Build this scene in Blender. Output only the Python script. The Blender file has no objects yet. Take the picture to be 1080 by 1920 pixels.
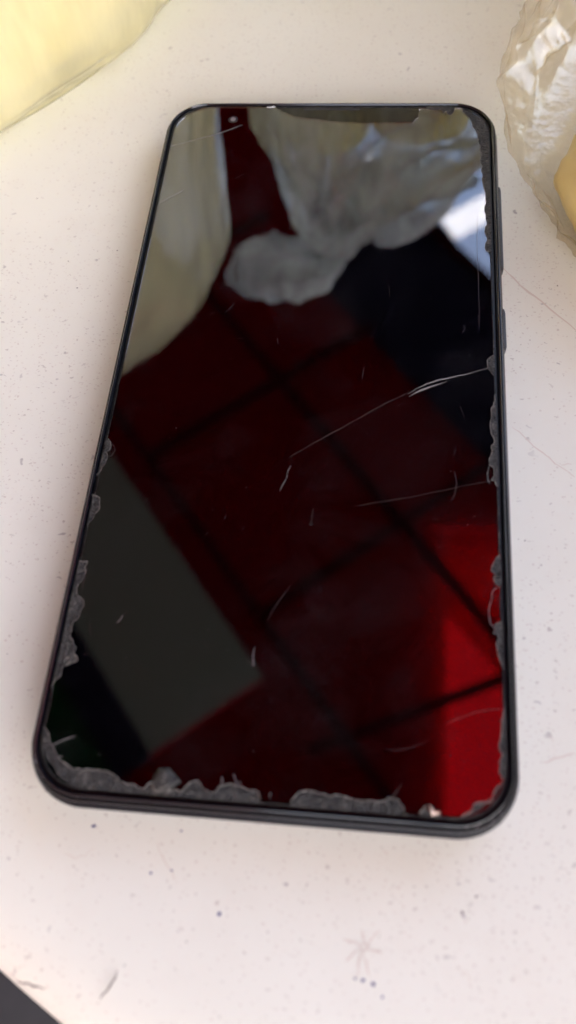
import bpy, bmesh, math, random
from mathutils import Vector, Matrix, noise
from mathutils.geometry import tessellate_polygon

S = 0.001                      # everything below is written in millimetres
scene = bpy.context.scene
COL = scene.collection
R = math.radians

# ---------------------------------------------------------------- camera
cam_data = bpy.data.cameras.new('camera')
cam = bpy.data.objects.new('camera', cam_data)
COL.objects.link(cam)
cam_data.sensor_fit = 'VERTICAL'
cam_data.sensor_height = 36.0
cam_data.lens = 29.803
cam_data.clip_start = 0.005
cam_data.clip_end = 400.0
m = Matrix(((0.99400763, -0.04711619, 0.0986352), (0.08690581, 0.88795587, -0.4516434), (-0.06630399, 0.45750895, 0.88672958))).to_4x4()
m.translation = Vector((14.046, -94.901, 139.118)) * S
cam.matrix_world = m
cam_data.dof.use_dof = True
cam_data.dof.focus_distance = 0.172
cam_data.dof.aperture_fstop = 11.0
scene.camera = cam

# ---------------------------------------------------------------- light
SUN_ELEV, SUN_AZ = 56.0, 140.0           # azimuth from +y towards +x
world = bpy.data.worlds.new('World')
scene.world = world
world.use_nodes = True
wn = world.node_tree
bg = wn.nodes['Background']
sky = wn.nodes.new('ShaderNodeTexSky')
sky.sky_type = 'NISHITA'
sky.sun_disc = False
sky.sun_elevation = R(SUN_ELEV)
sky.sun_rotation = R(SUN_AZ)
sky.air_density = 0.8
sky.dust_density = 6.0
sky.ozone_density = 1.0
wn.links.new(sky.outputs['Color'], bg.inputs['Color'])
bg.inputs['Strength'].default_value = 0.13
sun_data = bpy.data.lights.new('sun', 'SUN')
sun_data.energy = 2.6
sun_data.angle = R(0.5)
sun_data.color = (1.0, 0.95, 0.87)
sun = bpy.data.objects.new('sun', sun_data)
COL.objects.link(sun)
sd = Vector((math.sin(R(SUN_AZ)) * math.cos(R(SUN_ELEV)), math.cos(R(SUN_AZ)) * math.cos(R(SUN_ELEV)), math.sin(R(SUN_ELEV))))
sun.rotation_euler = sd.to_track_quat('Z', 'Y').to_euler()
scene.view_settings.view_transform = 'Standard'
scene.view_settings.look = 'None'
scene.view_settings.gamma = 1.0
scene.view_settings.exposure = 3.22
scene.cycles.max_bounces = 14
scene.cycles.transparent_max_bounces = 24
scene.cycles.transmission_bounces = 12
scene.cycles.diffuse_bounces = 5

# ---------------------------------------------------------------- helpers
rnd = random.Random(7)

def nz(p, s=1.0, off=0.0):
    return noise.noise(Vector((p[0] * s + off, p[1] * s + off * 1.7, p[2] * s - off)))

def tagset(o, label=None, cat=None, group=None, kind=None):
    if label: o['label'] = label
    if cat: o['category'] = cat
    if group: o['group'] = group
    if kind: o['kind'] = kind
    return o

def mesh_obj(name, verts, faces, mat, parent=None, smooth=False):
    me = bpy.data.meshes.new(name)
    me.from_pydata([tuple(c * S for c in v) for v in verts], [], faces)
    me.validate()
    if smooth:
        me.polygons.foreach_set('use_smooth', [True] * len(me.polygons))
    me.materials.append(mat)
    me.update()
    o = bpy.data.objects.new(name, me)
    COL.objects.link(o)
    if parent:
        o.parent = parent
    return o

def recalc(o):
    bm = bmesh.new(); bm.from_mesh(o.data)
    bmesh.ops.recalc_face_normals(bm, faces=bm.faces)
    bm.to_mesh(o.data); bm.free()
    return o

def autosmooth(o, deg=35):
    bm = bmesh.new(); bm.from_mesh(o.data)
    bmesh.ops.recalc_face_normals(bm, faces=bm.faces)
    for f in bm.faces: f.smooth = True
    for e in bm.edges:
        if len(e.link_faces) == 2 and e.calc_face_angle(0) > R(deg): e.smooth = False
    bm.to_mesh(o.data); bm.free()
    return o

def empty(name, loc=(0, 0, 0)):
    o = bpy.data.objects.new(name, None)
    o.location = tuple(c * S for c in loc)
    o.empty_display_size = 0.02
    COL.objects.link(o)
    return o

def add_box(V, F, c, h, rz=0.0):
    b = len(V); ca, sa = math.cos(rz), math.sin(rz)
    for dz in (-1, 1):
        for dx, dy in ((-1, -1), (1, -1), (1, 1), (-1, 1)):
            x, y = dx * h[0], dy * h[1]
            V.append((c[0] + x * ca - y * sa, c[1] + x * sa + y * ca, c[2] + dz * h[2]))
    for f in ((3, 2, 1, 0), (4, 5, 6, 7), (0, 1, 5, 4), (1, 2, 6, 5), (2, 3, 7, 6), (3, 0, 4, 7)):
        F.append(tuple(b + i for i in f))

def add_tube(V, F, pts, r, n=6, flat=1.0):
    """tube through pts, r a number or one radius per point; flat squashes it in z"""
    pts = [Vector(p) for p in pts]
    b = len(V)
    for i, p in enumerate(pts):
        d = (pts[min(i + 1, len(pts) - 1)] - pts[max(i - 1, 0)]).normalized()
        up = Vector((0, 0, 1)) if abs(d.z) < 0.9 else Vector((1, 0, 0))
        a = d.cross(up).normalized(); c = a.cross(d).normalized()
        rr = r[i] if isinstance(r, (list, tuple)) else r
        for k in range(n):
            t = 2 * math.pi * k / n
            V.append(tuple(p + a * (rr * math.cos(t)) + c * (rr * flat * math.sin(t))))
    for i in range(len(pts) - 1):
        for k in range(n):
            k2 = (k + 1) % n
            F.append((b + i * n + k, b + i * n + k2, b + (i + 1) * n + k2, b + (i + 1) * n + k))
    F.append(tuple(b + k for k in reversed(range(n))))
    F.append(tuple(b + (len(pts) - 1) * n + k for k in range(n)))

def rrect(w, l, r, n=14):
    """counter-clockwise rounded rectangle outline"""
    out = []
    for cx, cy, a0 in ((w / 2 - r, l / 2 - r, 0), (-w / 2 + r, l / 2 - r, 90), (-w / 2 + r, -l / 2 + r, 180), (w / 2 - r, -l / 2 + r, 270)):
        for k in range(n + 1):
            a = R(a0 + 90.0 * k / n)
            out.append((cx + r * math.cos(a), cy + r * math.sin(a)))
    return out

def dense(poly, step=2.0, closed=True):
    out = []
    n = len(poly)
    for i in range(n if closed else n - 1):
        a, b = poly[i], poly[(i + 1) % n]
        d = math.dist(a, b); k = max(1, int(d / step))
        for j in range(k):
            t = j / k
            out.append((a[0] + (b[0] - a[0]) * t, a[1] + (b[1] - a[1]) * t))
    if not closed: out.append(poly[-1])
    return out

def jag(pts, amp=0.12, rounds=2, seed=1):
    rr = random.Random(seed)
    for k in range(rounds):
        out = []
        for a, b in zip(pts[:-1], pts[1:]):
            dx, dy = b[0] - a[0], b[1] - a[1]
            t = rr.uniform(.35, .65); o = rr.uniform(-1, 1) * amp
            L = math.hypot(dx, dy) or 1
            o *= min(1.0, L / 1.5)
            out += [a, (a[0] + dx * t - dy / L * o, a[1] + dy * t + dx / L * o)]
        pts = out + [pts[-1]]
        amp *= .6
    return pts

# ---------------------------------------------------------------- materials
class M:
    """small node-material builder"""
    def __init__(s, name):
        s.m = bpy.data.materials.new(name); s.m.use_nodes = True
        s.t = s.m.node_tree; s.t.nodes.clear()
        s.out = s.t.nodes.new('ShaderNodeOutputMaterial')
    def n(s, kind, **kw):
        nd = s.t.nodes.new('ShaderNode' + kind)
        for k, v in kw.items():
            if k.startswith('_'): setattr(nd, k[1:], v)
            else:
                key = int(k[1:]) if k[0] == 'i' and k[1:].isdigit() else k.replace('__', ' ')
                if hasattr(v, 'is_linked') or isinstance(v, bpy.types.NodeSocket): s.t.links.new(v, nd.inputs[key])
                else: nd.inputs[key].default_value = v
        return nd
    def link(s, a, b): s.t.links.new(a, b)
    def coord(s): return s.n('TexCoord').outputs['Object']
    def noise(s, scale, detail=4, rough=.55, vec=None, **kw):
        nd = s.n('TexNoise', Scale=scale, Detail=detail, Roughness=rough)
        s.link(vec if vec is not None else s.coord(), nd.inputs['Vector'])
        return nd.outputs['Fac']
    def ramp(s, fac, stops):
        nd = s.n('ValToRGB'); s.link(fac, nd.inputs['Fac'])
        el = nd.color_ramp.elements
        while len(el) < len(stops): el.new(.5)
        for e, (p, c) in zip(el, stops):
            e.position = p; e.color = tuple(c) + (1,) if not isinstance(c, (int, float)) else (c, c, c, 1)
        return nd.outputs['Color']
    def mixc(s, fac, a, b):
        nd = s.t.nodes.new('ShaderNodeMix'); nd.data_type = 'RGBA'
        for i, v in ((0, fac), (6, a), (7, b)):
            if isinstance(v, bpy.types.NodeSocket): s.link(v, nd.inputs[i])
            else: nd.inputs[i].default_value = v if i == 0 else (tuple(v) + (1,))[:4]
        return nd.outputs[2]
    def math(s, op, a, b=0.0):
        nd = s.n('Math', _operation=op, i0=a, i1=b); return nd.outputs[0]
    def bump(s, h, strength=.3, dist=.0002):
        nd = s.n('Bump', Strength=strength, Distance=dist, Height=h); return nd.outputs['Normal']
    def pbr(s, base=(.5, .5, .5), rough=.5, **kw):
        p = s.n('BsdfPrincipled')
        for k, v in dict(Base__Color=base, Roughness=rough, **kw).items():
            k = k.replace('__', ' ')
            if isinstance(v, bpy.types.NodeSocket): s.link(v, p.inputs[k])
            elif isinstance(v, (tuple, list)) and len(v) == 3 and k != 'Normal': p.inputs[k].default_value = tuple(v) + (1,)
            else: p.inputs[k].default_value = v
        return p
    def done(s, sh):
        s.link(sh.outputs[0] if hasattr(sh, 'outputs') else sh, s.out.inputs['Surface']); return s.m

def simple(name, base, rough=.5, **kw):
    b = M(name); return b.done(b.pbr(base, rough, **kw))

def mat_table():
    b = M('white_table_plastic')
    co = b.coord()
    col = b.ramp(b.noise(14, 4, .6), [(.35, (.78, .775, .695)), (.65, (.82, .82, .745))])
    # grime in faint blotches
    col = b.mixc(b.math('MULTIPLY', b.ramp(b.noise(55, 5, .7), [(.52, 0.0), (.72, 1.0)]), .10), col, (.62, .52, .44))
    # dirt specks of several sizes, elongated and present only in some cells
    for sc, rad, keep, c, seed, amt in ((620, .16, .30, (.34, .28, .25), 0, .5), (330, .10, .30, (.30, .25, .24), 3.1, .5), (150, .085, .25, (.22, .19, .22), 7.7, .6), (900, .22, .45, (.5, .40, .36), 5.2, .45)):
        mp = b.n('Mapping', Vector=co); mp.inputs['Scale'].default_value = (1.0, 1.3, 1.0)
        mp.inputs['Location'].default_value = (seed, seed * .3, 0); mp.inputs['Rotation'].default_value = (0, 0, seed)
        wob = b.n('TexNoise', Vector=mp.outputs[0], Scale=sc * 1.7, Detail=2.0)
        vv = b.n('VectorMath', _operation='MULTIPLY_ADD', i0=wob.outputs['Color'], i1=(.9 / sc,) * 3, i2=mp.outputs[0])
        vo = b.n('TexVoronoi', Vector=vv.outputs[0], Scale=float(sc), Randomness=1.0, _voronoi_dimensions='2D')
        d = b.ramp(vo.outputs['Distance'], [(rad * .45, 1.0), (rad, 0.0)])
        sep = b.n('SeparateColor', Color=vo.outputs['Color'])
        dens = b.math('MULTIPLY', b.ramp(b.noise(26, 3, .6), [(.35, .15), (.7, 1.0)]), keep * 1.5)
        k = b.math('LESS_THAN', sep.outputs[0], dens)
        f = b.math('MULTIPLY', b.math('MULTIPLY', d, k), b.math('MULTIPLY', sep.outputs[1], amt))
        col = b.mixc(f, col, c)
    nrm = b.bump(b.noise(900, 3, .6), .12, .0001)
    return b.done(b.pbr(col, .42, Normal=nrm, IOR=1.46))

def mat_frame(name, base, r0, r1, coat=0.0, ior=1.22):
    b = M(name)
    ro = b.ramp(b.noise(240, 5, .7), [(.3, r0), (.75, r1)])
    dust = b.ramp(b.noise(700, 4, .75), [(.62, 0.0), (.82, .18)])
    col = b.mixc(dust, base, (.09, .085, .08))
    return b.done(b.pbr(col, ro, IOR=ior, Normal=b.bump(b.noise(500, 3), .15, .0001), Coat__Weight=coat, Coat__Roughness=.15))

def mat_glass():
    b = M('protector_glass')
    sm = b.ramp(b.noise(60, 4, .65), [(.5, 0.0), (.8, 1.0)])
    dust = b.ramp(b.noise(2500, 2, .6), [(.60, 0.0), (.85, 1.0)])
    f = b.math('ADD', b.math('MULTIPLY', sm, .008), b.math('MULTIPLY', dust, .006))
    g = b.pbr((1, 1, 1), .0, IOR=1.56, Transmission__Weight=1.0)
    d = b.n('BsdfDiffuse'); d.inputs['Color'].default_value = (.55, .55, .6, 1)
    mx = b.n('MixShader', Fac=f); b.link(g.outputs[0], mx.inputs[1]); b.link(d.outputs[0], mx.inputs[2])
    return b.done(mx)

def mat_residue():
    b = M('dusty_glass_residue')
    n1 = b.noise(1700, 5, .75); n2 = b.noise(520, 4, .6)
    col = b.ramp(b.math('ADD', b.math('MULTIPLY', n1, .6), b.math('MULTIPLY', n2, .4)), [(.40, (.006, .006, .007)), (.50, (.020, .019, .018)), (.58, (.055, .050, .045)), (.68, (.26, .24, .21))])
    return b.done(b.pbr(col, b.ramp(n1, [(.35, .15), (.65, .7)]), Normal=b.bump(n1, 1.0, .0003), IOR=1.5))

def mat_cloth(name, base, trans, sheen=0.0):
    """woven sheet that lets part of the light through"""
    b = M(name)
    w = b.n('TexWave', Vector=b.coord(), Scale=180.0, Distortion=2.0)
    col = b.mixc(b.math('MULTIPLY', b.noise(3, 5, .6), .35), base, tuple(c * .65 for c in base))
    d = b.n('BsdfDiffuse', Color=col, Normal=b.bump(w.outputs['Fac'], .2, .0005))
    t = b.n('BsdfTranslucent', Color=col)
    mx = b.n('MixShader', Fac=trans); b.link(d.outputs[0], mx.inputs[1]); b.link(t.outputs[0], mx.inputs[2])
    return b.done(mx)

def mat_film(name, tint, clear, trans, rough=.18, nscale=60., gloss=.8, streak=(1.25, .75)):
    """thin plastic film: partly see-through, partly milky, glossy"""
    b = M(name)
    co = b.coord()
    n1 = b.noise(nscale, 5, .65)
    col = b.mixc(n1, tint, tuple(min(1, c * 1.05) for c in tint))
    tr = b.n('BsdfTransparent'); tr.inputs['Color'].default_value = tuple(min(1, .55 + .45 * c) for c in tint) + (1,)
    d = b.n('BsdfDiffuse', Color=col); t = b.n('BsdfTranslucent', Color=col)
    m1 = b.n('MixShader', Fac=trans); b.link(d.outputs[0], m1.inputs[1]); b.link(t.outputs[0], m1.inputs[2])
    mp = b.n('Mapping', Vector=co); mp.inputs['Scale'].default_value = (1.0, 1.0, .28)
    st = b.noise(nscale * 1.1, 5, .6, mp.outputs[0])
    cf = b.ramp(st, [(.36, min(.97, clear * streak[0])), (.62, clear * streak[1])])
    m2 = b.n('MixShader', Fac=cf); b.link(m1.outputs[0], m2.inputs[1]); b.link(tr.outputs[0], m2.inputs[2])
    gl = b.n('BsdfGlossy', Roughness=rough, Normal=b.bump(b.noise(nscale * 3, 4, .6), .5, .0015))
    fr = b.n('Fresnel', IOR=1.45)
    m3 = b.n('MixShader', Fac=b.math('MINIMUM', b.math('MULTIPLY', fr.outputs[0], gloss), gloss * .5)); b.link(m2.outputs[0], m3.inputs[1]); b.link(gl.outputs[0], m3.inputs[2])
    return b.done(m3)

def mat_ground():
    b = M('dark_paving')
    col = b.ramp(b.noise(9, 6, .7), [(.3, (.004, .0045, .008)), (.7, (.011, .011, .015))])
    return b.done(b.pbr(col, .8, Normal=b.bump(b.noise(160, 4, .7), .5, .004)))

MT = dict(
    table=mat_table(),
    frame=mat_frame('dark_phone_frame', (.006, .006, .009), .10, .26),
    rim=mat_frame('raised_dark_rim', (.006, .007, .010), .07, .18, 0.0, 1.5),
    gasket=simple('black_gasket', (.006, .006, .008), .4),
    display=simple('black_display_glass', (.0022, .0018, .0024), .02, IOR=1.52),
    glass=mat_glass(),
    residue=mat_residue(),
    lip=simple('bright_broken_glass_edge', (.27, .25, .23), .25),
    crack_and_glint=simple('crack_and_glint_line', (.20, .18, .18), .3),
    crack_and_glint_dim=simple('faint_crack_and_glint_line', (.09, .06, .06), .3),
    dust=simple('dust_grain', (.28, .26, .25), .8),
    lens=simple('camera_lens_glass', (.62, .6, .58), .15),
    mesh=simple('earpiece_mesh', (.02, .02, .02), .6),
    metal=simple('grey_metal_button', (.03, .03, .033), .3, Metallic=.2),
    chipw=simple('pinkish_glass_splinter', (.55, .42, .34), .5),
    ink=simple('blue_ink_mark', (.08, .09, .22), .6),
    spot=simple('brown_dirt_spot', (.14, .11, .10), .7),
    scratch=simple('shallow_scratch', (.70, .63, .56), .6),
    scratchd=simple('dark_scratch', (.14, .11, .10), .6),
    red=mat_cloth('red_canopy_cloth', (.185, .0015, .0035), .5),
    red_shade=mat_cloth('dark_red_shade_sheet', (.20, .004, .008), .10),
    peach=mat_cloth('peach_bounce_cloth', (.50, .22, .15), .35),  # tinted for a peach bounce from the added screens
    thin=mat_cloth('thin_red_shade_sheet', (.75, .02, .03), .75),
    paper=simple('brown_paper', (.42, .27, .16), .8),
    white=mat_cloth('white_cloth', (.75, .78, .85), .6),
    navy=mat_cloth('navy_cloth', (.012, .012, .03), .05),
    grey=mat_cloth('grey_tarpaulin', (.26, .33, .285), .10),
    green=mat_cloth('dark_green_cloth', (.010, .075, .025), .30),
    bar=simple('dark_painted_bar', (.03, .002, .003), .9, IOR=1.02),
    pole=simple('grey_painted_pole', (.25, .25, .26), .4),
    ground=mat_ground(),
    yfilm=mat_film('milky_yellowish_bag_film', (.95, .91, .62), .22, .5, .14, 26., 1.2, (1.8, .3)),
    wfilm=mat_film('milky_bag_film', (.88, .91, .87), .55, .6, .14, 50., 1.2, (1.7, .3)),
    cfilm=mat_film('clear_bag_film', (.90, .82, .66), .93, .5, .12, 40., .5, (1.04, .88)),
    yellow=simple('yellow_packet', (.85, .72, .28), .45),
    cream=simple('cream_packet', (.90, .80, .42), .45),
)

# traced outlines in millimetres
SECS= [[(-35.15, -14.82), (-34.37, -16.29), (-34.99, -17.81), (-34.66, -20.06), (-35.2, -21.44), (-35.87, -22.59)], [(-35.94, -26.77), (-34.25, -27.44), (-33.99, -29.25), (-34.59, -30.66), (-35.64, -32.72)], [(-35.7, -39.49), (-34.08, -39.6), (-34.09, -41.39), (-34.35, -42.89), (-34.98, -44.39), (-34.84, -45.55), (-33.95, -46.26), (-33.11, -47.65), (-33.61, -49.29), (-34.44, -50.56), (-34.42, -52.42), (-33.87, -53.77), (-33.07, -54.99), (-32.99, -56.25), (-32.28, -57.1), (-34.56, -58.15), (-34.62, -59.92), (-35.7, -61.92)], [(-35.33, -68.28), (-34.16, -70.43), (-32.36, -72.41), (-29.46, -74.12), (-27.24, -73.87), (-24.3, -73.96), (-23.03, -74.5), (-21.86, -75.43), (-19.42, -75.72), (-17.95, -76.15), (-17.29, -75.16), (-16.57, -75.03), (-15.51, -76.04), (-12.39, -76.11), (-11.36, -74.79), (-10.12, -74.31), (-9.24, -75.4), (-7.71, -75.98), (-6.72, -74.82), (-5.7, -74.59), (-4.47, -74.65), (-2.66, -75.05), (-1.37, -75.03), (-0.45, -76.18)], [(4.09, -76.21), (4.88, -75.24), (6.41, -74.43), (8.34, -74.82), (10.55, -74.8), (13.09, -75.14), (15.44, -75.25), (17.16, -75.27), (18.38, -74.58), (19.32, -74.58), (20.27, -75.41), (20.84, -76.33)], [(22.92, -76.39), (23.75, -75.36), (24.45, -76.12), (25.84, -76.46)], [(29.04, -76.35), (30.12, -75.83), (30.89, -74.51), (33.35, -73.94), (33.68, -72.57), (34.94, -71.41)], [(35.11, -70.79), (34.6, -69.53), (34.56, -68.22), (35.06, -66.94), (34.61, -66.19), (34.88, -64.82), (35.4, -60.34)], [(35.42, -53.63), (34.81, -51.51), (34.89, -48.6), (34.15, -48.2), (34.6, -46.47), (35.37, -46.15)], [(35.52, -40.15), (34.68, -39.73), (34.62, -38.31), (34.04, -37.39), (34.6, -35.63), (35.5, -34.41)], [(35.46, -21.41), (34.4, -20.19), (34.89, -18.56), (34.19, -17.19), (34.71, -14.21), (35.02, -12.75), (34.44, -9.17), (34.72, -5.12), (35.36, -2.15)], [(35.26, 2.29), (34.22, 3.85), (34.15, 5.45), (35.36, 6.86)], [(34.88, 32.88), (34.26, 34.02), (34.74, 36.8), (34.35, 39.01), (34.72, 41.72), (34.33, 44.29), (34.73, 48.16), (34.34, 51.3), (34.28, 54.49), (34.22, 57.41), (33.8, 59.7), (33.73, 62.7), (33.43, 65.74), (32.89, 68.65), (31.99, 71.6), (30.49, 74.42), (29.91, 76.03)], [(20.35, 76.39), (20.17, 72.99), (19.01, 71.39), (10.18, 71.19), (0.51, 71.7), (-8.15, 73.3), (-11.0, 74.92), (-12.66, 76.75)], [(28.24, 76.21), (27.88, 74.42), (27.17, 73.71), (26.57, 75.13), (25.87, 73.88), (25.26, 75.49), (23.47, 75.31), (22.03, 75.85)]]
CR= [[(-35.23, 63.25), (-31.5, 64.67), (-28.13, 66.09), (-24.49, 67.52), (-19.54, 70.39)], [(-35.11, 45.37), (-32.81, 47.33), (-30.16, 49.48)], [(19.41, -2.42), (16.72, -4.2), (13.38, -6.47), (9.14, -9.57), (4.96, -12.63), (1.75, -15.05), (-1.44, -17.44)], [(-0.82, -18.97), (-1.2, -20.09), (-1.27, -21.51), (-1.9, -22.95), (-2.34, -24.37)], [(19.61, -2.65), (21.06, -1.4), (23.0, -0.23), (25.45, 0.83), (27.9, 1.54), (31.34, 2.64), (34.19, 3.73)], [(19.82, -3.24), (21.56, -1.98), (23.5, -0.94), (26.72, 0.52)], [(35.2, -20.24), (29.7, -21.58), (23.3, -23.49), (17.83, -24.93), (10.54, -26.77)], [(27.88, -18.45), (28.52, -21.1), (28.14, -23.24), (27.51, -24.63)], [(35.14, -60.24), (33.05, -60.55), (31.44, -60.99), (29.03, -62.06), (26.62, -63.29)], [(-2.21, -48.58), (-1.52, -46.68), (-0.4, -44.46), (1.14, -41.8)], [(-33.51, -70.82), (-31.85, -69.8), (-30.12, -69.1)], [(-34.06, -70.29), (-33.26, -71.21)], [(-32.59, -72.7), (-31.32, -72.28)], [(-6.47, -74.75), (-6.55, -73.44)], [(-3.96, -74.79), (-4.47, -73.83), (-4.9, -72.92)], [(-3.73, -74.62), (-3.57, -73.91)], [(0.98, -76.02), (0.97, -75.1)], [(35.07, -40.24), (34.2, -41.04), (33.99, -42.63), (33.45, -44.51), (33.66, -46.58), (34.55, -47.6)], [(-3.78, -56.13), (-4.08, -55.71), (-4.9, -55.33)], [(-3.59, -56.29), (-3.86, -54.55), (-3.69, -52.94)], [(-27.07, -50.43), (-26.49, -49.65), (-26.26, -48.88)], [(32.88, 43.35), (32.78, 28.69), (32.87, 20.42), (32.86, 13.15)], [(34.16, -17.28), (33.76, -19.24), (34.18, -21.14)], [(18.92, -74.56), (19.67, -73.52), (20.27, -72.56)], [(3.9, -27.33), (3.8, -29.73), (3.42, -30.77)], [(-5.86, 9.26), (-5.53, 7.97)], [(29.74, 13.96), (30.14, 12.93), (29.53, 11.87)], [(29.05, -4.87), (29.61, -6.6), (29.99, -7.39)], [(-26.12, -48.69), (-25.48, -48.18)], [(-31.6, -50.44), (-30.88, -53.17)], [(-12.31, -52.42), (-11.26, -53.7)], [(-0.58, -60.82), (-0.22, -61.89)], [(-35.33, -15.27), (-33.81, -16.35), (-33.4, -17.48), (-33.89, -18.64), (-34.68, -18.68)], [(-34.53, -39.49), (-35.81, -39.66)], [(-34.09, -39.76), (-34.09, -45.37)], [(-34.36, -55.49), (-34.57, -57.03), (-33.04, -56.66)], [(-34.22, -55.3), (-33.12, -55.41)], [(33.54, 17.76), (33.04, 18.41)], [(33.21, 16.16), (32.3, 15.87)], [(-21.37, 27.36), (-19.98, 29.58), (-18.61, 32.12)]]
SPK= [(-21.99, 72.36), (-31.0, 15.4), (-31.1, 14.03), (-30.41, 14.46), (33.09, -40.92), (30.89, 6.71), (27.11, 6.58), (19.7, -1.93), (-24.44, -56.09), (-35.31, -65.79), (-2.2, -69.4), (-11.67, -50.56), (-14.53, -61.36), (-25.94, -71.72), (11.68, 34.7), (-5.86, 9.26), (6.2, -1.26), (20.1, -11.27), (27.41, -18.8), (-4.53, -28.09), (30.28, -29.11), (31.46, -27.42), (-26.58, -6.95), (-22.76, -12.02), (-23.64, -14.16), (-25.79, -27.19), (32.67, -35.13), (-7.55, -62.57), (-5.37, -63.26)]
T_scratch= [[(38.92, 36.91), (42.63, 31.83), (46.81, 27.62), (53.31, 20.16)], [(39.87, -3.48), (42.74, -6.46), (46.03, -9.72), (47.87, -11.6), (50.9, -14.07)], [(48.55, -11.57), (50.49, -11.36)], [(42.81, -66.15), (45.33, -65.14), (47.67, -64.31)], [(-16.74, -82.78), (-15.61, -84.63), (-13.89, -86.55), (-13.19, -87.85)], [(-31.16, -85.51), (-29.32, -86.13), (-27.72, -85.61), (-26.43, -84.34)], [(30.04, -96.22), (30.79, -96.82), (31.23, -97.58)], [(43.7, -61.5), (44.33, -62.3), (44.46, -62.88)], [(18.12, -81.13), (18.94, -81.74)]]
T_dark= [[(-21.71, -104.42), (-21.23, -103.63), (-20.5, -102.42), (-20.08, -101.7), (-19.87, -100.65)], [(-34.67, -103.2), (-33.14, -103.48), (-32.13, -103.66), (-30.06, -103.89)]]
T_star= [[(16.42, -93.99), (17.15, -93.02), (18.05, -92.1)], [(15.95, -93.9), (15.59, -93.02), (15.4, -92.12)], [(15.19, -94.24), (14.08, -93.92), (12.75, -93.76)], [(15.06, -94.81), (14.18, -95.71), (13.3, -96.54)], [(15.38, -95.05), (15.14, -96.52), (14.93, -98.44)], [(15.69, -95.03), (16.38, -96.61), (16.75, -98.07)], [(16.29, -94.7), (17.61, -94.86), (18.61, -94.91)], [(15.34, -94.23), (15.95, -93.97), (16.42, -94.2), (16.14, -94.78), (15.53, -94.97), (15.21, -94.65), (15.34, -94.23)]]
T_ink= [(-27.22, -81.18), (-13.23, -80.78), (-17.04, -87.19), (-5.83, -91.94), (15.94, -98.68), (18.74, -100.56), (17.4, -99.02), (-13.89, -86.55), (14.79, -98.58)]
T_spot= [(-37.89, -89.13), (-10.2, -96.03), (32.05, -86.35), (40.23, -27.3), (41.34, -27.55), (30.01, -88.6), (-22.87, -97.56), (-18.89, -99.87), (50.27, 31.89), (46.65, 31.21), (-67.68, 55.49), (-52.44, 28.5), (-61.43, 35.71), (-56.1, 36.15), (-45.47, 39.57), (-47.98, -54.37), (37.67, -59.36)]

# ================================================================ setting
V, F = [], []
n = 40
for i in range(n + 1):
    for j in range(n + 1):
        x = (i / n * 2 - 1); y = (j / n * 2 - 1)
        x = math.copysign(abs(x) ** 3, x) * 150000; y = math.copysign(abs(y) ** 3, y) * 150000
        V.append((x, y, -750 + 3 * nz((x, y, 0), .001)))
for i in range(n):
    for j in range(n):
        a = i * (n + 1) + j; F.append((a, a + n + 1, a + n + 2, a + 1))
g = mesh_obj('ground', V, F, MT['ground'], smooth=True); tagset(g, kind='structure')

# ---------------------------------------------------------------- table
TC = (183.0, 291.0); TR = 452.5
table = empty('plastic_table', (TC[0], TC[1], -750))
tagset(table, 'round white plastic table with dirt specks, ink dots and scratches under the phone', 'table')
prof = [(TR - 60, -22), (TR - 10, -24), (TR - 4, -22), (TR - .6, -14), (TR, -8), (TR - .6, -6.0), (TR - 1.8, -3.9), (TR - 3.6, -2.4), (TR - 6, -1.35), (TR - 9, -.65), (TR - 13, -.25), (TR - 18, -.06), (TR - 24, 0.0)]
V, F = [], []
NS = 360
off = (-TC[0], -TC[1], 750)
for (r, z) in prof:
    for k in range(NS):
        a = 2 * math.pi * k / NS
        V.append((r * math.cos(a), r * math.sin(a), z + 750))
for i in range(len(prof) - 1):
    for k in range(NS):
        k2 = (k + 1) % NS
        F.append((i * NS + k, i * NS + k2, (i + 1) * NS + k2, (i + 1) * NS + k))
F.append(tuple((len(prof) - 1) * NS + k for k in range(NS)))
F.append(tuple(k for k in reversed(range(NS))))
tt = autosmooth(mesh_obj('tabletop', V, F, MT['table'], table), 50)
for k in range(4):
    a = R(45 + 90 * k)
    V, F = [], []
    p0 = (330 * math.cos(a), 330 * math.sin(a), 728); p1 = (390 * math.cos(a), 390 * math.sin(a), 0)
    add_tube(V, F, [p1, ((p0[0] + p1[0]) / 2, (p0[1] + p1[1]) / 2, 364), p0], [16, 20, 26], 12)
    autosmooth(mesh_obj('leg', V, F, MT['table'], table))

def on_table(p, z): return (p[0] - TC[0], p[1] - TC[1], z + 750)
def strip(name, pts, w, mat, parent, conv, z, seed=0):
    """thin flat mark lying on a surface"""
    pts = jag(pts, .25, 2, seed)
    V, F = [], []
    for i, p in enumerate(pts):
        a = pts[max(i - 1, 0)]; c = pts[min(i + 1, len(pts) - 1)]
        d = Vector((c[0] - a[0], c[1] - a[1])).normalized() if math.dist(a, c) else Vector((1, 0))
        t = i / (len(pts) - 1)
        ww = w * (.35 + .65 * math.sin(math.pi * min(1, max(0, t * .9 + .05)))) * random.Random(seed * 31 + i).uniform(.6, 1.2) * .5
        V += [conv((p[0] - d.y * ww, p[1] + d.x * ww), z), conv((p[0] + d.y * ww, p[1] - d.x * ww), z)]
    for i in range(len(pts) - 1):
        F.append((2 * i, 2 * i + 1, 2 * i + 3, 2 * i + 2))
    return mesh_obj(name, V, F, mat, parent)
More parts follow.
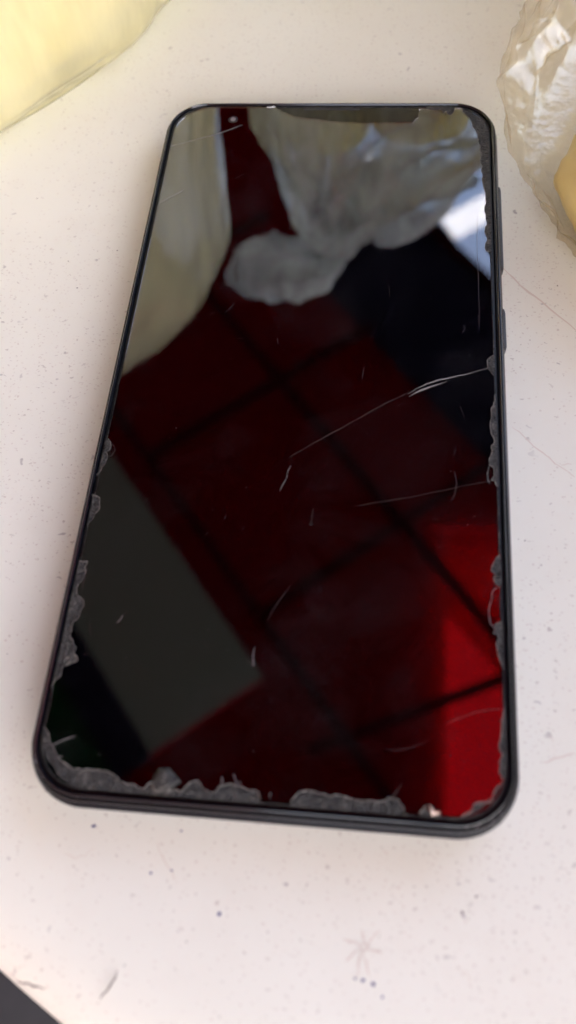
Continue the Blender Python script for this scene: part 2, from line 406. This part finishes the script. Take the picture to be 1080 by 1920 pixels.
def blot(name, c, r, mat, parent, conv, z, seed):
    rr = random.Random(seed); n = 11; V = [conv(c, z)]; F = []
    e = rr.uniform(.6, 1.0); a0 = rr.uniform(0, 3)
    for k in range(n):
        a = 2 * math.pi * k / n; q = r * rr.uniform(.7, 1.15)
        x, y = q * math.cos(a), q * e * math.sin(a)
        V.append(conv((c[0] + x * math.cos(a0) - y * math.sin(a0), c[1] + x * math.sin(a0) + y * math.cos(a0)), z))
        F.append((0, 1 + k, 1 + (k + 1) % n))
    return mesh_obj(name, V, F, mat, parent)
for i, q in enumerate(T_scratch): strip('scratch', q, (.5, .3, .2, .35, .16, .12, .14, .12, .2)[i], MT['scratch'], table, on_table, .03, i)
for i, q in enumerate(T_dark): strip('scratch', q, .32, MT['scratchd'], table, on_table, .05 - (.0 if i == 0 else 0), 40 + i)
for i, q in enumerate(T_star): strip('star_crack', q, .26 if i else .22, MT['scratch'], table, on_table, .03 + .004 * i, 60 + i)
for i, q in enumerate(T_ink): blot('ink_spot', q, .22 + .16 * (i % 3 == 0) + .1 * (i == 4), MT['ink'], table, on_table, .04, 90 + i)
for i, q in enumerate(T_spot): blot('dirt_spot', q, .10 + .05 * (i % 3), MT['spot'], table, on_table, .045, 130 + i)

# ---------------------------------------------------------------- canopy
U = Vector((.63, -.777)); W_ = Vector((.777, .63)); H = 1182.0
def ab(a, b, z=H): return (a * U.x + b * W_.x, a * U.y + b * W_.y, z)
canopy = empty('red_canopy', ab(0, 0, -750))
tagset(canopy, 'red cloth canopy on dark crossed bars overhead, mirrored in the phone screen', 'canopy')
co = canopy.location / S
def cab(a, b, z=H):
    p = ab(a, b, z); return (p[0] - co.x, p[1] - co.y, p[2] - co.z)
def sheet(name, a0, a1, b0, b1, z, mat, sag=10, hem=None):
    na = max(2, int((a1 - a0) / 35)); nb = max(2, int((b1 - b0) / 35))
    V, F = [], []
    for i in range(na + 1):
        for j in range(nb + 1):
            a = a0 + (a1 - a0) * i / na; b = b0 + (b1 - b0) * j / nb
            w = sag * nz((a, b, z), .0035, 3.3) + .4 * sag * nz((a, b, z), .012, 1.3)
            ea, eb = a, b
            if hem: eb = b + (hem * abs(math.sin(a * .0125)) * (j / nb) ** 8)
            V.append(cab(ea, eb, z + w))
    for i in range(na):
        for j in range(nb):
            k = i * (nb + 1) + j; F.append((k, k + nb + 1, k + nb + 2, k + 1))
    return mesh_obj(name, V, F, mat, canopy, smooth=True)
A0, A1, B1 = -1500, 1250, 872
sheet('cloth', A0, A1, 55, B1 - 35, H, MT['red'], 8, 30)
sheet('cloth', -300, A1, -800, 55, H + 4, MT['red'], 8)
tagset(sheet('grey_panel', A0, -300, -150, 60, H - 14, MT['grey'], 6), 'grey tarpaulin panel of the canopy')
tagset(sheet('green_panel', A0, -290, -800, -195, H - 8, MT['green'], 6), 'dark green cloth panel of the canopy')
tagset(sheet('navy_band', A0, -290, -205, -146, H - 22, MT['navy'], 2), 'narrow navy cloth band beside the grey panel')
tagset(sheet('navy_band', -1010, -30, 585, B1 - 32, H - 24, MT['navy'], 4, 34), 'dark band along the far hem')
# unseen sheets added above to shade the cloth; they leave a sunlit strip
def clip_b(poly, bmax):
    res = []
    for p, q in zip(poly, poly[1:] + poly[:1]):
        fp, fq = p[0] * W_.x + p[1] * W_.y - bmax, q[0] * W_.x + q[1] * W_.y - bmax
        if fp <= 0: res.append(p)
        if fp * fq < 0:
            t = fp / (fp - fq); res.append((p[0] + (q[0] - p[0]) * t, p[1] + (q[1] - p[1]) * t))
    return res
def cover(poly, z, mk='red_shade'):
    poly = clip_b(poly, 833)
    V = [(x - co.x, y - co.y, z - co.z) for x, y in poly]
    return mesh_obj('added_shade_sheet', V, [tuple(range(len(V)))], MT[mk], canopy)
cover([(-2100, -1500), (128, -1500), (136, 600), (140, 2300), (-2100, 2300)], H + 40)
cover([(120, 530), (1500, 530), (1500, 2300), (120, 2300)], H + 44)
cover([(118, -200), (146, -200), (150, 430), (124, 430)], H + 20, 'thin')  # added sheet that softens the shade edge in a step
cover([(124, 418), (330, 180), (330, 536), (124, 536)], H + 24, 'thin')  # added sheet that dims the far end of the sunlit strip
cover([(300, -1500), (1700, -1500), (1700, 560), (300, 560)], H + 36)
cover([(100, -1500), (330, -1500), (330, -60), (100, -60)], H + 48)
sv = [(129, 1301), (160, 1241), (640, 1619), (609, 1676)]
mesh_obj('pale_strip', [(x - co.x, y - co.y, H + 30 - co.z) for x, y in sv], [(0, 1, 2, 3)], MT['white'], canopy)
def bar(p, q, w=16, z=H - 34):
    V, F = [], []
    c = ((p[0] + q[0]) / 2 - co.x, (p[1] + q[1]) / 2 - co.y, z - co.z)
    add_box(V, F, c, (math.dist(p, q) / 2, w / 2, 8), math.atan2(q[1] - p[1], q[0] - p[0]))
    return mesh_obj('crossbar', V, F, MT['bar'], canopy)
for b, z in ((390, 0), (108, 0), (842, 0)): bar(ab(A0, b), ab(A1, b), 14, H - 36)
for a in (-1090, -733, -375): bar(ab(a, 100), ab(a, 592), 13, H - 53)
bar((-60, 156), (420, 372), 13, H - 53)
for a, b in ((A0, -800), (A0, B1 - 10), (A1, -800), (A1, B1 - 10)):
    V, F = [], []
    p = cab(a, b, 0); add_tube(V, F, [(p[0], p[1], 0), (p[0], p[1], 1950)], 16, 12)
    autosmooth(mesh_obj('pole', V, F, MT['pole'], canopy))
for p, q in (((A0, -800), (A1, -800)), ((A0, -800), (A0, B1)), ((A1, -800), (A1, B1))):
    bar(ab(*p), ab(*q), 24, H - 36)

def light_screen(a0, b0, a1, b1, mat):  # unseen screens added to block light from the left and bounce peach
    V, F = [], []; n = 60; m_ = 8
    for i in range(n + 1):
        t = i / n
        for j in range(m_ + 1):
            w = 22 * math.sin(t * 70) * (.3 + .7 * j / m_) + 12 * math.sin(t * 31 + 1)
            a = a0 + (a1 - a0) * t; b = b0 + (b1 - b0) * t
            if a0 == a1: a += w
            else: b += w
            V.append(cab(a, b, H - 30 - (1850) * j / m_))
    for i in range(n):
        for j in range(m_):
            k = i * (m_ + 1) + j; F.append((k, k + m_ + 1, k + m_ + 2, k + 1))
    return mesh_obj('added_light_screen', V, F, mat, canopy, smooth=True)
light_screen(A0 + 60, -760, A0 + 60, B1 - 260, MT['peach'])
light_screen(A0 + 80, -770, A1 - 500, -770, MT['peach'])

# ---------------------------------------------------------------- bags
def loft(name, rings, mat, parent, nth=150, crum=5.0, sc=.03, seed=0, pleat=0.0, npl=9, sq=1.0, ridge=True, sub=6, zs=1.0):
    """closed bag skin through rings (z, cx, cy, rx, ry), crumpled with ridged noise"""
    # refine the rings
    rr = []
    for i in range(len(rings) - 1):
        p0 = rings[max(i - 1, 0)]; p1 = rings[i]; p2 = rings[i + 1]; p3 = rings[min(i + 2, len(rings) - 1)]
        for k in range(sub):
            t = k / sub
            rr.append([.5 * ((2 * b) + (-a + c) * t + (2 * a - 5 * b + 4 * c - d) * t * t + (-a + 3 * b - 3 * c + d) * t ** 3) for a, b, c, d in zip(p0, p1, p2, p3)])
    rr.append(list(rings[-1]))
    V, F = [], []
    N = len(rr)
    for i, (z, cx, cy, rx, ry) in enumerate(rr):
        for k in range(nth):
            a = 2 * math.pi * k / nth
            c, s_ = math.cos(a), math.sin(a)
            if sq != 1.0: c = math.copysign(abs(c) ** sq, c); s_ = math.copysign(abs(s_) ** sq, s_)
            p = Vector((cx + rx * c, cy + ry * s_, z))
            q = Vector((p.x, p.y, p.z * zs)) * sc + Vector((seed, seed * 2.1, 0))
            if ridge:
                d = 0; amp = 1
                for o in range(4):
                    d += amp * (.5 - abs(noise.noise(q))) ; amp *= .52; q = q * 2.07 + Vector((5, 1, 2))
                d = (d - .75) * crum
            else:
                d = noise.noise(q) * crum + noise.noise(q * 2.3) * crum * .4
            d += pleat * math.cos(npl * a + 2.5 * noise.noise(Vector((z * .02, seed, a * .3)))) * min(1, rx / 30)
            edge = min(1, min(i, N - 1 - i) / 3)
            nrm = Vector((c, s_, 0)).normalized()
            p = p + nrm * d * (.25 + .75 * edge)
            p.z = max(p.z + (d * .4 * edge if z > 8 else 0), .15)
            V.append(tuple(p))
    for i in range(N - 1):
        for k in range(nth):
            k2 = (k + 1) % nth
            F.append((i * nth + k, i * nth + k2, (i + 1) * nth + k2, (i + 1) * nth + k))
    F.append(tuple(reversed(range(nth)))); F.append(tuple((N - 1) * nth + k for k in range(nth)))
    o = mesh_obj(name, V, F, mat, parent, smooth=True)
    return o
def local(rings, o): return [(z, cx - o[0], cy - o[1], rx, ry) for z, cx, cy, rx, ry in rings]

o = (-135, 165)
yb = empty('yellow_bag', (o[0] + 13, o[1] - 8, 0))
tagset(yb, 'tall bulging pale yellow plastic bag standing at the upper left of the phone', 'bag')
loft('bag_skin', local([(0.2, -135, 165, 76, 93), (6, -135, 165, 84, 101), (18, -135, 165, 88, 105), (40, -138, 166, 86, 104), (75, -144, 166, 85, 98), (110, -145, 168, 84, 90), (145, -146, 172, 80, 78), (175, -152, 174, 64, 58), (208, -156, 176, 42, 38), (226, -160, 178, 24, 22), (234, -162, 178, 12, 12), (250, -164, 178, 16, 12), (262, -166, 178, 18, 12)], o), MT['yfilm'], yb, 240, 5.5, .02, 4.2, .8, 11, 1.0, True, 6, .22)
inn = empty('food_packet', (o[0] + 13, o[1] - 8, 0))
tagset(inn, 'large pale yellow packet filling the bottom of the bag at the upper left', 'packet')
loft('packet_skin', local([(0.6, -135, 165, 66, 82), (6, -135, 165, 72, 90), (18, -135, 165, 77, 94), (40, -138, 166, 75, 92), (66, -143, 166, 68, 84), (84, -144, 166, 50, 60), (90, -144, 166, 20, 22)], o), MT['cream'], inn, 150, 4, .016, 4.2, 0, 9, 1.0, False, 6)
kn = loft('knot', [(0, 0, 0, 9, 9), (4, 0, 0, 13, 13), (10, 0, 0, 14, 13), (16, 0, 0, 10, 10)], MT['yfilm'], yb, 40, 3, .12, 1)
kn.location = (-27 * S, 13 * S, 226 * S)

o = (10, 205)
mb = empty('crumpled_bag', (o[0], o[1], 0))
tagset(mb, 'crumpled milky plastic bag standing beyond the top of the phone, mirrored in its screen', 'bag')
loft('bag_skin', local([(0.2, 64, 214, 100, 60), (8, 64, 213, 108, 68), (36, 60, 212, 108, 70), (68, 40, 208, 90, 62), (96, 16, 205, 62, 48), (122, 6, 203, 46, 36), (145, -2, 203, 28, 26), (165, -8, 203, 20, 20), (175, -12, 203, 10, 12)], o), MT['wfilm'], mb, 240, 10, .036, 9.1, 2.0, 17, 1.0, True, 8, .4)
tp = loft('crumpled_top', [(-24, 14, 0, 4, 4), (-18, 8, 0, 16, 10), (-8, 2, 0, 26, 15), (4, -2, 0, 29, 17), (14, -4, 0, 26, 15), (22, -6, 0, 18, 11), (27, -6, 0, 5, 4)], MT['wfilm'], mb, 170, 9, .06, 2.4, .8, 9, 1.0, True, 9, .6)
tp.location = (-42 * S, -8 * S, 182 * S)
# a lower fold leaning to the right of it
tp2 = loft('crumpled_top', [(-40, -6, 0, 14, 14), (-22, 0, 0, 30, 18), (0, 2, 0, 28, 18), (18, 0, 0, 20, 13), (30, -3, 0, 10, 7), (35, -4, 0, 3, 3)], MT['wfilm'], mb, 150, 8, .045, 6.6, 1, 9, 1.0, True, 8, .4)
tp2.location = (10 * S, -6 * S, 138 * S)
for (x, y, z, r, k) in ((14, 214, 41, 36, 'yellow'), (-12, 205, 108, 19, 'cream'), (26, 206, 100, 22, 'yellow'), (88, 218, 42, 40, 'cream'), (140, 218, 30, 26, 'yellow')):  # last two packets are added so the bag shades the table more
    pk = empty('food_packet', (x, y, z - r * .9))
    loft('packet_skin', [(r * .05, 0, 0, r * .5, r * .4), (r * .3, 0, 0, r, r * .7), (r * .9, 0, 0, r * 1.05, r * .75), (r * 1.5, 0, 0, r * .9, r * .6), (r * 1.85, 0, 0, r * .4, r * .25)], MT[k], pk, 60, 4, .06, x)
    tagset(pk, {41: 'yellow food packet at the bottom left of the milky bag', 108: 'small cream food packet high in the left of the milky bag', 100: 'small yellow food packet high in the middle of the milky bag', 42: 'large cream packet added low in the milky bag to shade the table', 30: 'yellow packet added at the right end of the milky bag to shade the table'}[z], 'packet')

o = (92, 92)
cb = empty('clear_bag', (o[0], o[1], 0))
tagset(cb, 'crumpled clear plastic bag lying on the table right of the phone top', 'bag')
loft('bag_skin', local([(0.3, 94, 78, 48, 62), (5, 94, 78, 54, 69), (14, 94, 79, 56, 70), (30, 96, 82, 53, 64), (50, 100, 92, 45, 50), (68, 103, 102, 30, 34), (80, 106, 104, 8, 10)], o), MT['cfilm'], cb, 280, 8, .028, 3.7, .6, 6, 1.0, True, 10)
o = (86, 50)
rb = empty('unseen_shade_bag', (226, -34, 0)); rb.rotation_euler.z = R(39)  # unseen bag added only to keep light off the table's upper right
tagset(rb, 'tall unseen brown paper bag added to shade the upper right of the table', 'bag')
loft('bag_skin', [(0.2, 0, 0, 106, 48), (4, 0, 0, 110, 52), (60, 0, 0, 112, 52), (140, 0, 0, 112, 46), (235, 0, 0, 110, 34), (242, 0, 0, 109, 30)], MT['paper'], rb, 90, 4, .02, 8.8, 0, 9, .5, False, 6)
pk = empty('food_packet', (o[0], o[1], 0))
tagset(pk, 'glossy yellow packet lying inside the clear bag at the right edge', 'packet')
loft('packet_skin', [(.4, 0, 0, 26, 18), (4, 0, 0, 34, 24), (12, 0, 0, 37, 26), (20, 0, 0, 28, 20), (25, 0, 0, 8, 7)], MT['yellow'], pk, 90, 4, .05, 2.2)

# ---------------------------------------------------------------- phone
PW, PL, PR = 76.0, 158.5, 9.8
phone = empty('smartphone', (0, 0, 0))
tagset(phone, 'black smartphone with chipped cracked screen protector lying face up on white table', 'phone')
def ringloft(name, prof, mat, cap_bottom=False, cap_top=False, n=18, wob=0.0):
    V, F = [], []; cnt = None
    for (ins, z) in prof:
        pl = dense(rrect(PW - 2 * ins, PL - 2 * ins, max(.8, PR - ins), n), 6.0) if False else rrect(PW - 2 * ins, PL - 2 * ins, max(.8, PR - ins), n)
        cnt = len(pl)
        V += [(x, y, z) for x, y in pl]
    for i in range(len(prof) - 1):
        for k in range(cnt):
            k2 = (k + 1) % cnt
            F.append((i * cnt + k, i * cnt + k2, (i + 1) * cnt + k2, (i + 1) * cnt + k))
    if cap_bottom: F.append(tuple(reversed(range(cnt))))
    if cap_top: F.append(tuple((len(prof) - 1) * cnt + k for k in range(cnt)))
    return autosmooth(mesh_obj(name, V, F, mat, phone), 8 if name == 'display' else 40)
ringloft('frame', [(4.2, .3), (3.0, .4), (1.9, 1.0), (1.0, 2.1), (.4, 3.3), (.06, 4.5), (0, 5.1), (.08, 5.6), (.34, 6.15), (.56, 6.42), (.74, 6.5), (.80, 6.9)], MT['frame'], cap_bottom=True)
ringloft('raised_rim', [(.84, 6.4), (.60, 6.62), (.56, 6.95), (.62, 7.3), (.76, 7.48), (.92, 7.50), (1.0, 7.32), (1.1, 7.36), (1.16, 7.85), (1.30, 8.22), (1.48, 8.36), (1.68, 8.30), (1.84, 8.05), (1.92, 7.7)], MT['rim'])
ringloft('gasket', [(1.90, 7.5), (1.95, 7.62), (2.3, 7.66), (2.36, 7.9)], MT['gasket'])
ringloft('display', [(2.30, 7.5), (2.32, 7.86), (2.42, 7.98), (2.62, 8.02)], MT['display'], cap_top=True)

# protector outline: rounded rectangle with the broken stretches cut in
INS = 2.75
base = dense(rrect(PW - 2 * INS, PL - 2 * INS, PR - INS + 1.7, 12), 1.5)
def nearest(p): return min(range(len(base)), key=lambda i: math.dist(p, base[i]))
nb = len(base)
out = list(range(nb)); repl = {}
chips = []
for si, s_ in enumerate(SECS):
    # make every stretch counter-clockwise
    i0, i1 = nearest(s_[0]), nearest(s_[-1])
    if (i1 - i0) % nb > nb / 2:
        s_ = s_[::-1]; i0, i1 = i1, i0
    js = jag(s_, .34, 3, si + 5)
    repl[i0] = (i1, js)
    back = [base[(i0 + k) % nb] for k in range((i1 - i0) % nb + 1)]
    chips.append((js, back))
poly = []; i = 0
skip = set()
for i0, (i1, js) in repl.items():
    k = i0
    while True:
        skip.add(k)
        if k == i1: break
        k = (k + 1) % nb
for i in range(nb):
    if i in repl: poly += repl[i][1]
    elif i not in skip: poly.append(base[i])
# drop near-duplicate points
pp = []
for p in poly:
    if not pp or math.dist(p, pp[-1]) > .03: pp.append(p)
poly = pp
def prism(name, poly, z0, z1, mat, parent, hfun=None):
    n = len(poly)
    V = [(x, y, z0) for x, y in poly] + [(x, y, z1 if hfun is None else z1 + hfun(x, y)) for x, y in poly]
    tri = tessellate_polygon([[Vector((x, y, 0)) for x, y in poly]])
    F = []
    for a, b, c in tri:
        A, B, Cc = poly[a], poly[b], poly[c]
        cr = (B[0] - A[0]) * (Cc[1] - A[1]) - (B[1] - A[1]) * (Cc[0] - A[0])
        if cr < 0: b, c = c, b
        F += [(n + a, n + b, n + c), (a, c, b)]
    for k in range(n):
        k2 = (k + 1) % n; F.append((k, k2, n + k2, n + k))
    return mesh_obj(name, V, F, mat, parent)
recalc(prism('screen_protector', poly, 8.06, 8.42, MT['glass'], phone))

def grit(name, js, back, seed):
    """dusty broken glass left along the edge: a bumpy slab between the break and the rim"""
    inner = [(p[0], p[1]) for p in js]
    # shrink a little away from the protector
    poly2 = []
    for p, q in zip(inner, inner): poly2.append(p)
    rim = []
    for p in reversed(back):
        l = math.hypot(*p) or 1
        dx = .45 if p[0] > 0 else -.45
        x = p[0] + (.42 if p[0] > 33 else -.42 if p[0] < -33 else 0); y = p[1] + (.42 if p[1] > 74 else -.42 if p[1] < -74 else 0)
        rim.append((x, y))
    pl = poly2 + rim
    me = bmesh.new()
    vs = [me.verts.new((x * S, y * S, 8.2 * S)) for x, y in pl]
    es = [me.edges.new((vs[i], vs[(i + 1) % len(vs)])) for i in range(len(vs))]
    bmesh.ops.triangle_fill(me, use_beauty=True, edges=es)
    for _ in range(3):
        long = [e for e in me.edges if e.calc_length() > .5 * S]
        bmesh.ops.subdivide_edges(me, edges=long, cuts=1)
        bmesh.ops.triangulate(me, faces=me.faces)
    for v in me.verts:
        q = v.co / S
        h = .12 * nz(q, 1.6, seed) + .20 * nz(q, 4.0, seed)
        v.co.z = (8.27 + h) * S
    top = list(me.faces)
    ext = bmesh.ops.extrude_face_region(me, geom=top)
    for v in [g for g in ext['geom'] if isinstance(g, bmesh.types.BMVert)]: v.co.z = 8.03 * S
    bmesh.ops.recalc_face_normals(me, faces=me.faces)
    d = bpy.data.meshes.new(name); me.to_mesh(d); me.free(); d.materials.append(MT['residue'])
    ob = bpy.data.objects.new(name, d); COL.objects.link(ob); ob.parent = phone
    # bright broken lip along the break
    V, F = [], []
    rr = random.Random(seed)
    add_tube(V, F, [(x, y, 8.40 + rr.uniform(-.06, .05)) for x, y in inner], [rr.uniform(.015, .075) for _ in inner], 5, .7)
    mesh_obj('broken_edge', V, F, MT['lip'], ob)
    return ob
def s_is_cut(si): return si == 13
for si, (js, back) in enumerate(chips):
    if s_is_cut(si): continue             # the earpiece cut-out is clean
    grit('glass_chip', js, back, si * 3.3 + 1)

# adhesive line left all round the protector
V, F = [], []
ob_ = rrect(PW - 4.95, PL - 4.95, PR - 2.3, 12)
ob_ = dense(ob_, 1.2); nn = len(ob_)
for k, (x, y) in enumerate(ob_):
    l = .0
    w = .10 + .10 * nz((x, y, 0), .35, 2)
    cx = math.copysign(min(1, max(0, (abs(x) - 30) / 5)), x); cy = math.copysign(min(1, max(0, (abs(y) - 71) / 5)), y)
    d = Vector((cx, cy)); d = d.normalized() if d.length else Vector((1, 0))
    for s_, z in ((w, 8.05), (0, 8.2 + .04 * nz((x, y, 0), 2)), (-w * 1.3, 8.04)):
        V.append((x + d.x * s_, y + d.y * s_, z))
for k in range(nn):
    k2 = (k + 1) % nn
    for j in range(2): F.append((k * 3 + j, k * 3 + j + 1, k2 * 3 + j + 1, k2 * 3 + j))
mesh_obj('adhesive_line', V, F, MT['residue'], phone, smooth=True)

# pebble of glass on the lower edge, its pale foot, and the pinkish splinter
V, F = [], []
N = 9
cxp, cyp = -15.1, -74.7
for i in range(5):
    zz = 8.2 + .30 * i; rad = (1.7, 2.0, 2.05, 1.7, 1.0)[i]
    for k in range(N):
        a = 2 * math.pi * k / N; q = rad * (1 + .16 * math.sin(a * 3 + i) + .1 * math.cos(5 * a))
        V.append((cxp + q * math.cos(a), cyp + q * .85 * math.sin(a), zz + .08 * math.sin(a * 2 + i)))
for i in range(4):
    for k in range(N): F.append((i * N + k, i * N + (k + 1) % N, (i + 1) * N + (k + 1) % N, (i + 1) * N + k))
F.append(tuple(reversed(range(N)))); F.append(tuple(4 * N + k for k in range(N)))
tagset(mesh_obj('glass_chip', V, F, MT['residue'], phone), 'rounded pebble of broken glass on the bottom edge')
V, F = [], []
add_tube(V, F, [(cxp - 1.7, cyp + .5, 8.5), (cxp - 1.75, cyp - .9, 8.5), (cxp - 1.5, cyp - 1.55, 8.45), (cxp + .2, cyp - 1.6, 8.42), (cxp + 1.1, cyp - 1.5, 8.4)], [.06, .1, .12, .14, .06], 6)
mesh_obj('broken_edge', V, F, MT['lip'], phone)
sp = SECS[5][2]
V = [(sp[0] - .1, sp[1] + 1.0, 8.75), (sp[0] + .75, sp[1] - .05, 8.6), (sp[0] + .25, sp[1] - .6, 8.4), (sp[0] + 1.3, sp[1] - .25, 8.45), (sp[0] + .2, sp[1] + .1, 8.95), (sp[0] + 1.5, sp[1] + .15, 8.5)]
F = [(0, 2, 4), (4, 2, 1), (0, 4, 1), (0, 1, 2), (1, 2, 3), (1, 3, 5), (2, 5, 3), (1, 5, 2)]
tagset(mesh_obj('glass_chip', V, F, MT['chipw'], phone), 'small pinkish splinter standing on the bottom edge')

# cracks, with two reflections drawn as lines among them
for i, q in enumerate(CR):
    q = jag(q, .10, 2, i + 200)
    faint = i in (6, 9, 21, 18) or i >= 23  # the long vertical line is a drawn reflection of the protector edge
    mid = i in (2, 7, 8)
    w = .028 if faint else .04 if mid else .06
    rr = random.Random(i)
    rads = [w * rr.uniform(.45, 1.15) for _ in q]
    rads[0] = rads[-1] = w * .2
    if i in (4, 5): rads = [(.03 + (.10 if i == 4 else .16) * math.sin(math.pi * k / (len(q) - 1)) ** 2) for k in range(len(q))]  # the wider second arc is a drawn bluish reflection
    if i == 0: rads = [r * rr.choice((.3, 1.0, 1.4)) for r in rads]
    V, F = [], []
    add_tube(V, F, [(x, y, 8.44) for x, y in q], rads, 5, .45)
    mesh_obj('crack_and_glint', V, F, MT['crack_and_glint_dim'] if (faint or mid) else MT['crack_and_glint'], phone)

# scuffs on the rim at the corners
def on_rim(t, ins):
    pl = rrect(PW - 2 * ins, PL - 2 * ins, PR - ins, 30); return pl[int(t * len(pl)) % len(pl)]
rr = random.Random(12)
for t0, n_ in ((.55, 9), (.60, 10), (.64, 6), (.80, 12), (.84, 10), (.88, 8), (.98, 5), (.76, 4)):
    V, F = [], []
    for _ in range(n_):
        t = t0 + rr.uniform(-.03, .03); ins, z = rr.choice(((1.0, 8.12), (1.45, 8.40), (.62, 7.3), (.02, 5.3), (.3, 6.1), (1.25, 8.34)))
        L_ = rr.uniform(.001, .008)
        q = [on_rim(t + L_ * k / 4, ins + rr.uniform(-.05, .05)) + (z,) for k in range(5)]
        if math.dist(q[0], q[-1]) < .05: q[-1] = (q[-1][0] + .12, q[-1][1] + .1, z)
        qq = [q[0]]
        for p in q[1:]:
            if math.dist(p, qq[-1]) > .02: qq.append(p)
        if len(qq) > 1: add_tube(V, F, qq, rr.uniform(.015, .05), 4, .5)
    tagset(mesh_obj('scuff', V, F, MT['crack_and_glint'], phone), kind='stuff')

# hairline scratches
V, F = [], []
rr = random.Random(31)
for _ in range(46):
    x, y = rr.uniform(-32, 32), rr.uniform(-72, 70); a = rr.gauss(1.1, .7); L_ = rr.choice((.6, 1, 1.5, 3, 7)); bend = rr.uniform(-.08, .08)
    q = []
    for k in range(7):
        t = (k / 6 - .5) * L_; q.append((x + t * math.cos(a + bend * t), y + t * math.sin(a + bend * t), 8.43))
    if all(abs(p[0]) < 34 and abs(p[1]) < 74 for p in q): add_tube(V, F, q, [.004, .012, .016, .018, .014, .012, .004], 4, .5)
tagset(mesh_obj('hairline_scratch', V, F, MT['crack_and_glint_dim'], phone), kind='stuff')

# dust on the glass
V, F = [], []
rr = random.Random(99)
pts = [(p, rr.uniform(.045, .09)) for p in SPK[1:]]
for _ in range(120): pts.append(((rr.uniform(-34, 34), rr.uniform(-74, 75)), rr.choice((.02, .025, .03, .045))))
for (x, y), r in pts:
    b = len(V)
    for k in range(5):
        a = 2 * math.pi * k / 5; q = r * rr.uniform(.6, 1.3); V.append((x + q * math.cos(a), y + q * math.sin(a), 8.43))
    V.append((x, y, 8.43 + r * .9))
    for k in range(5): F.append((b + k, b + (k + 1) % 5, b + 5))
tagset(mesh_obj('dust', V, F, MT['dust'], phone), kind='stuff')

# front camera, earpiece, buttons
def disc(name, c, r, z0, z1, mat, parent=phone, n=20, dome=.0):
    V = [(c[0] + r * math.cos(2 * math.pi * k / n), c[1] + r * math.sin(2 * math.pi * k / n), z0) for k in range(n)]
    V += [(c[0] + r * .9 * math.cos(2 * math.pi * k / n), c[1] + r * .9 * math.sin(2 * math.pi * k / n), z1) for k in range(n)]
    V.append((c[0], c[1], z1 + dome))
    F = [(k, (k + 1) % n, n + (k + 1) % n, n + k) for k in range(n)] + [(n + k, n + (k + 1) % n, 2 * n) for k in range(n)]
    return mesh_obj(name, V, F, mat, parent, smooth=False)
cc = SPK[0]
fc = disc('front_camera', cc, 1.15, 8.022, 8.034, MT['gasket'])
disc('lens', (cc[0], cc[1] + .1), .62, 8.034, 8.05, MT['lens'], fc)
V, F = [], []
add_box(V, F, (0.5, 76.15, 8.03), (6.5, .32, .02)); mesh_obj('earpiece', V, F, MT['mesh'], phone)
def button(name, y0, y1):
    V, F = [], []
    prof = [(37.6, 2.9), (38.35, 3.1), (38.55, 3.6), (38.55, 4.9), (38.35, 5.4), (37.6, 5.6)]
    ys = [(y0, .3), (y0 + .5, .85), (y0 + 1.1, 1.0), (y1 - 1.1, 1.0), (y1 - .5, .85), (y1, .3)]
    for y, s_ in ys:
        for x, z in prof: V.append((37.6 + (x - 37.6) * s_, y, 4.25 + (z - 4.25) * (.8 + .2 * s_)))
    for i in range(5):
        for j in range(5): a = i * 6 + j; F.append((a, a + 6, a + 7, a + 1))
    F.append(tuple(range(6))); F.append(tuple(30 + k for k in reversed(range(6))))
    return autosmooth(mesh_obj(name, V, F, MT['metal'], phone), 50)
button('volume_button', 30.8, 55.0)
button('power_button', 10.6, 21.1)
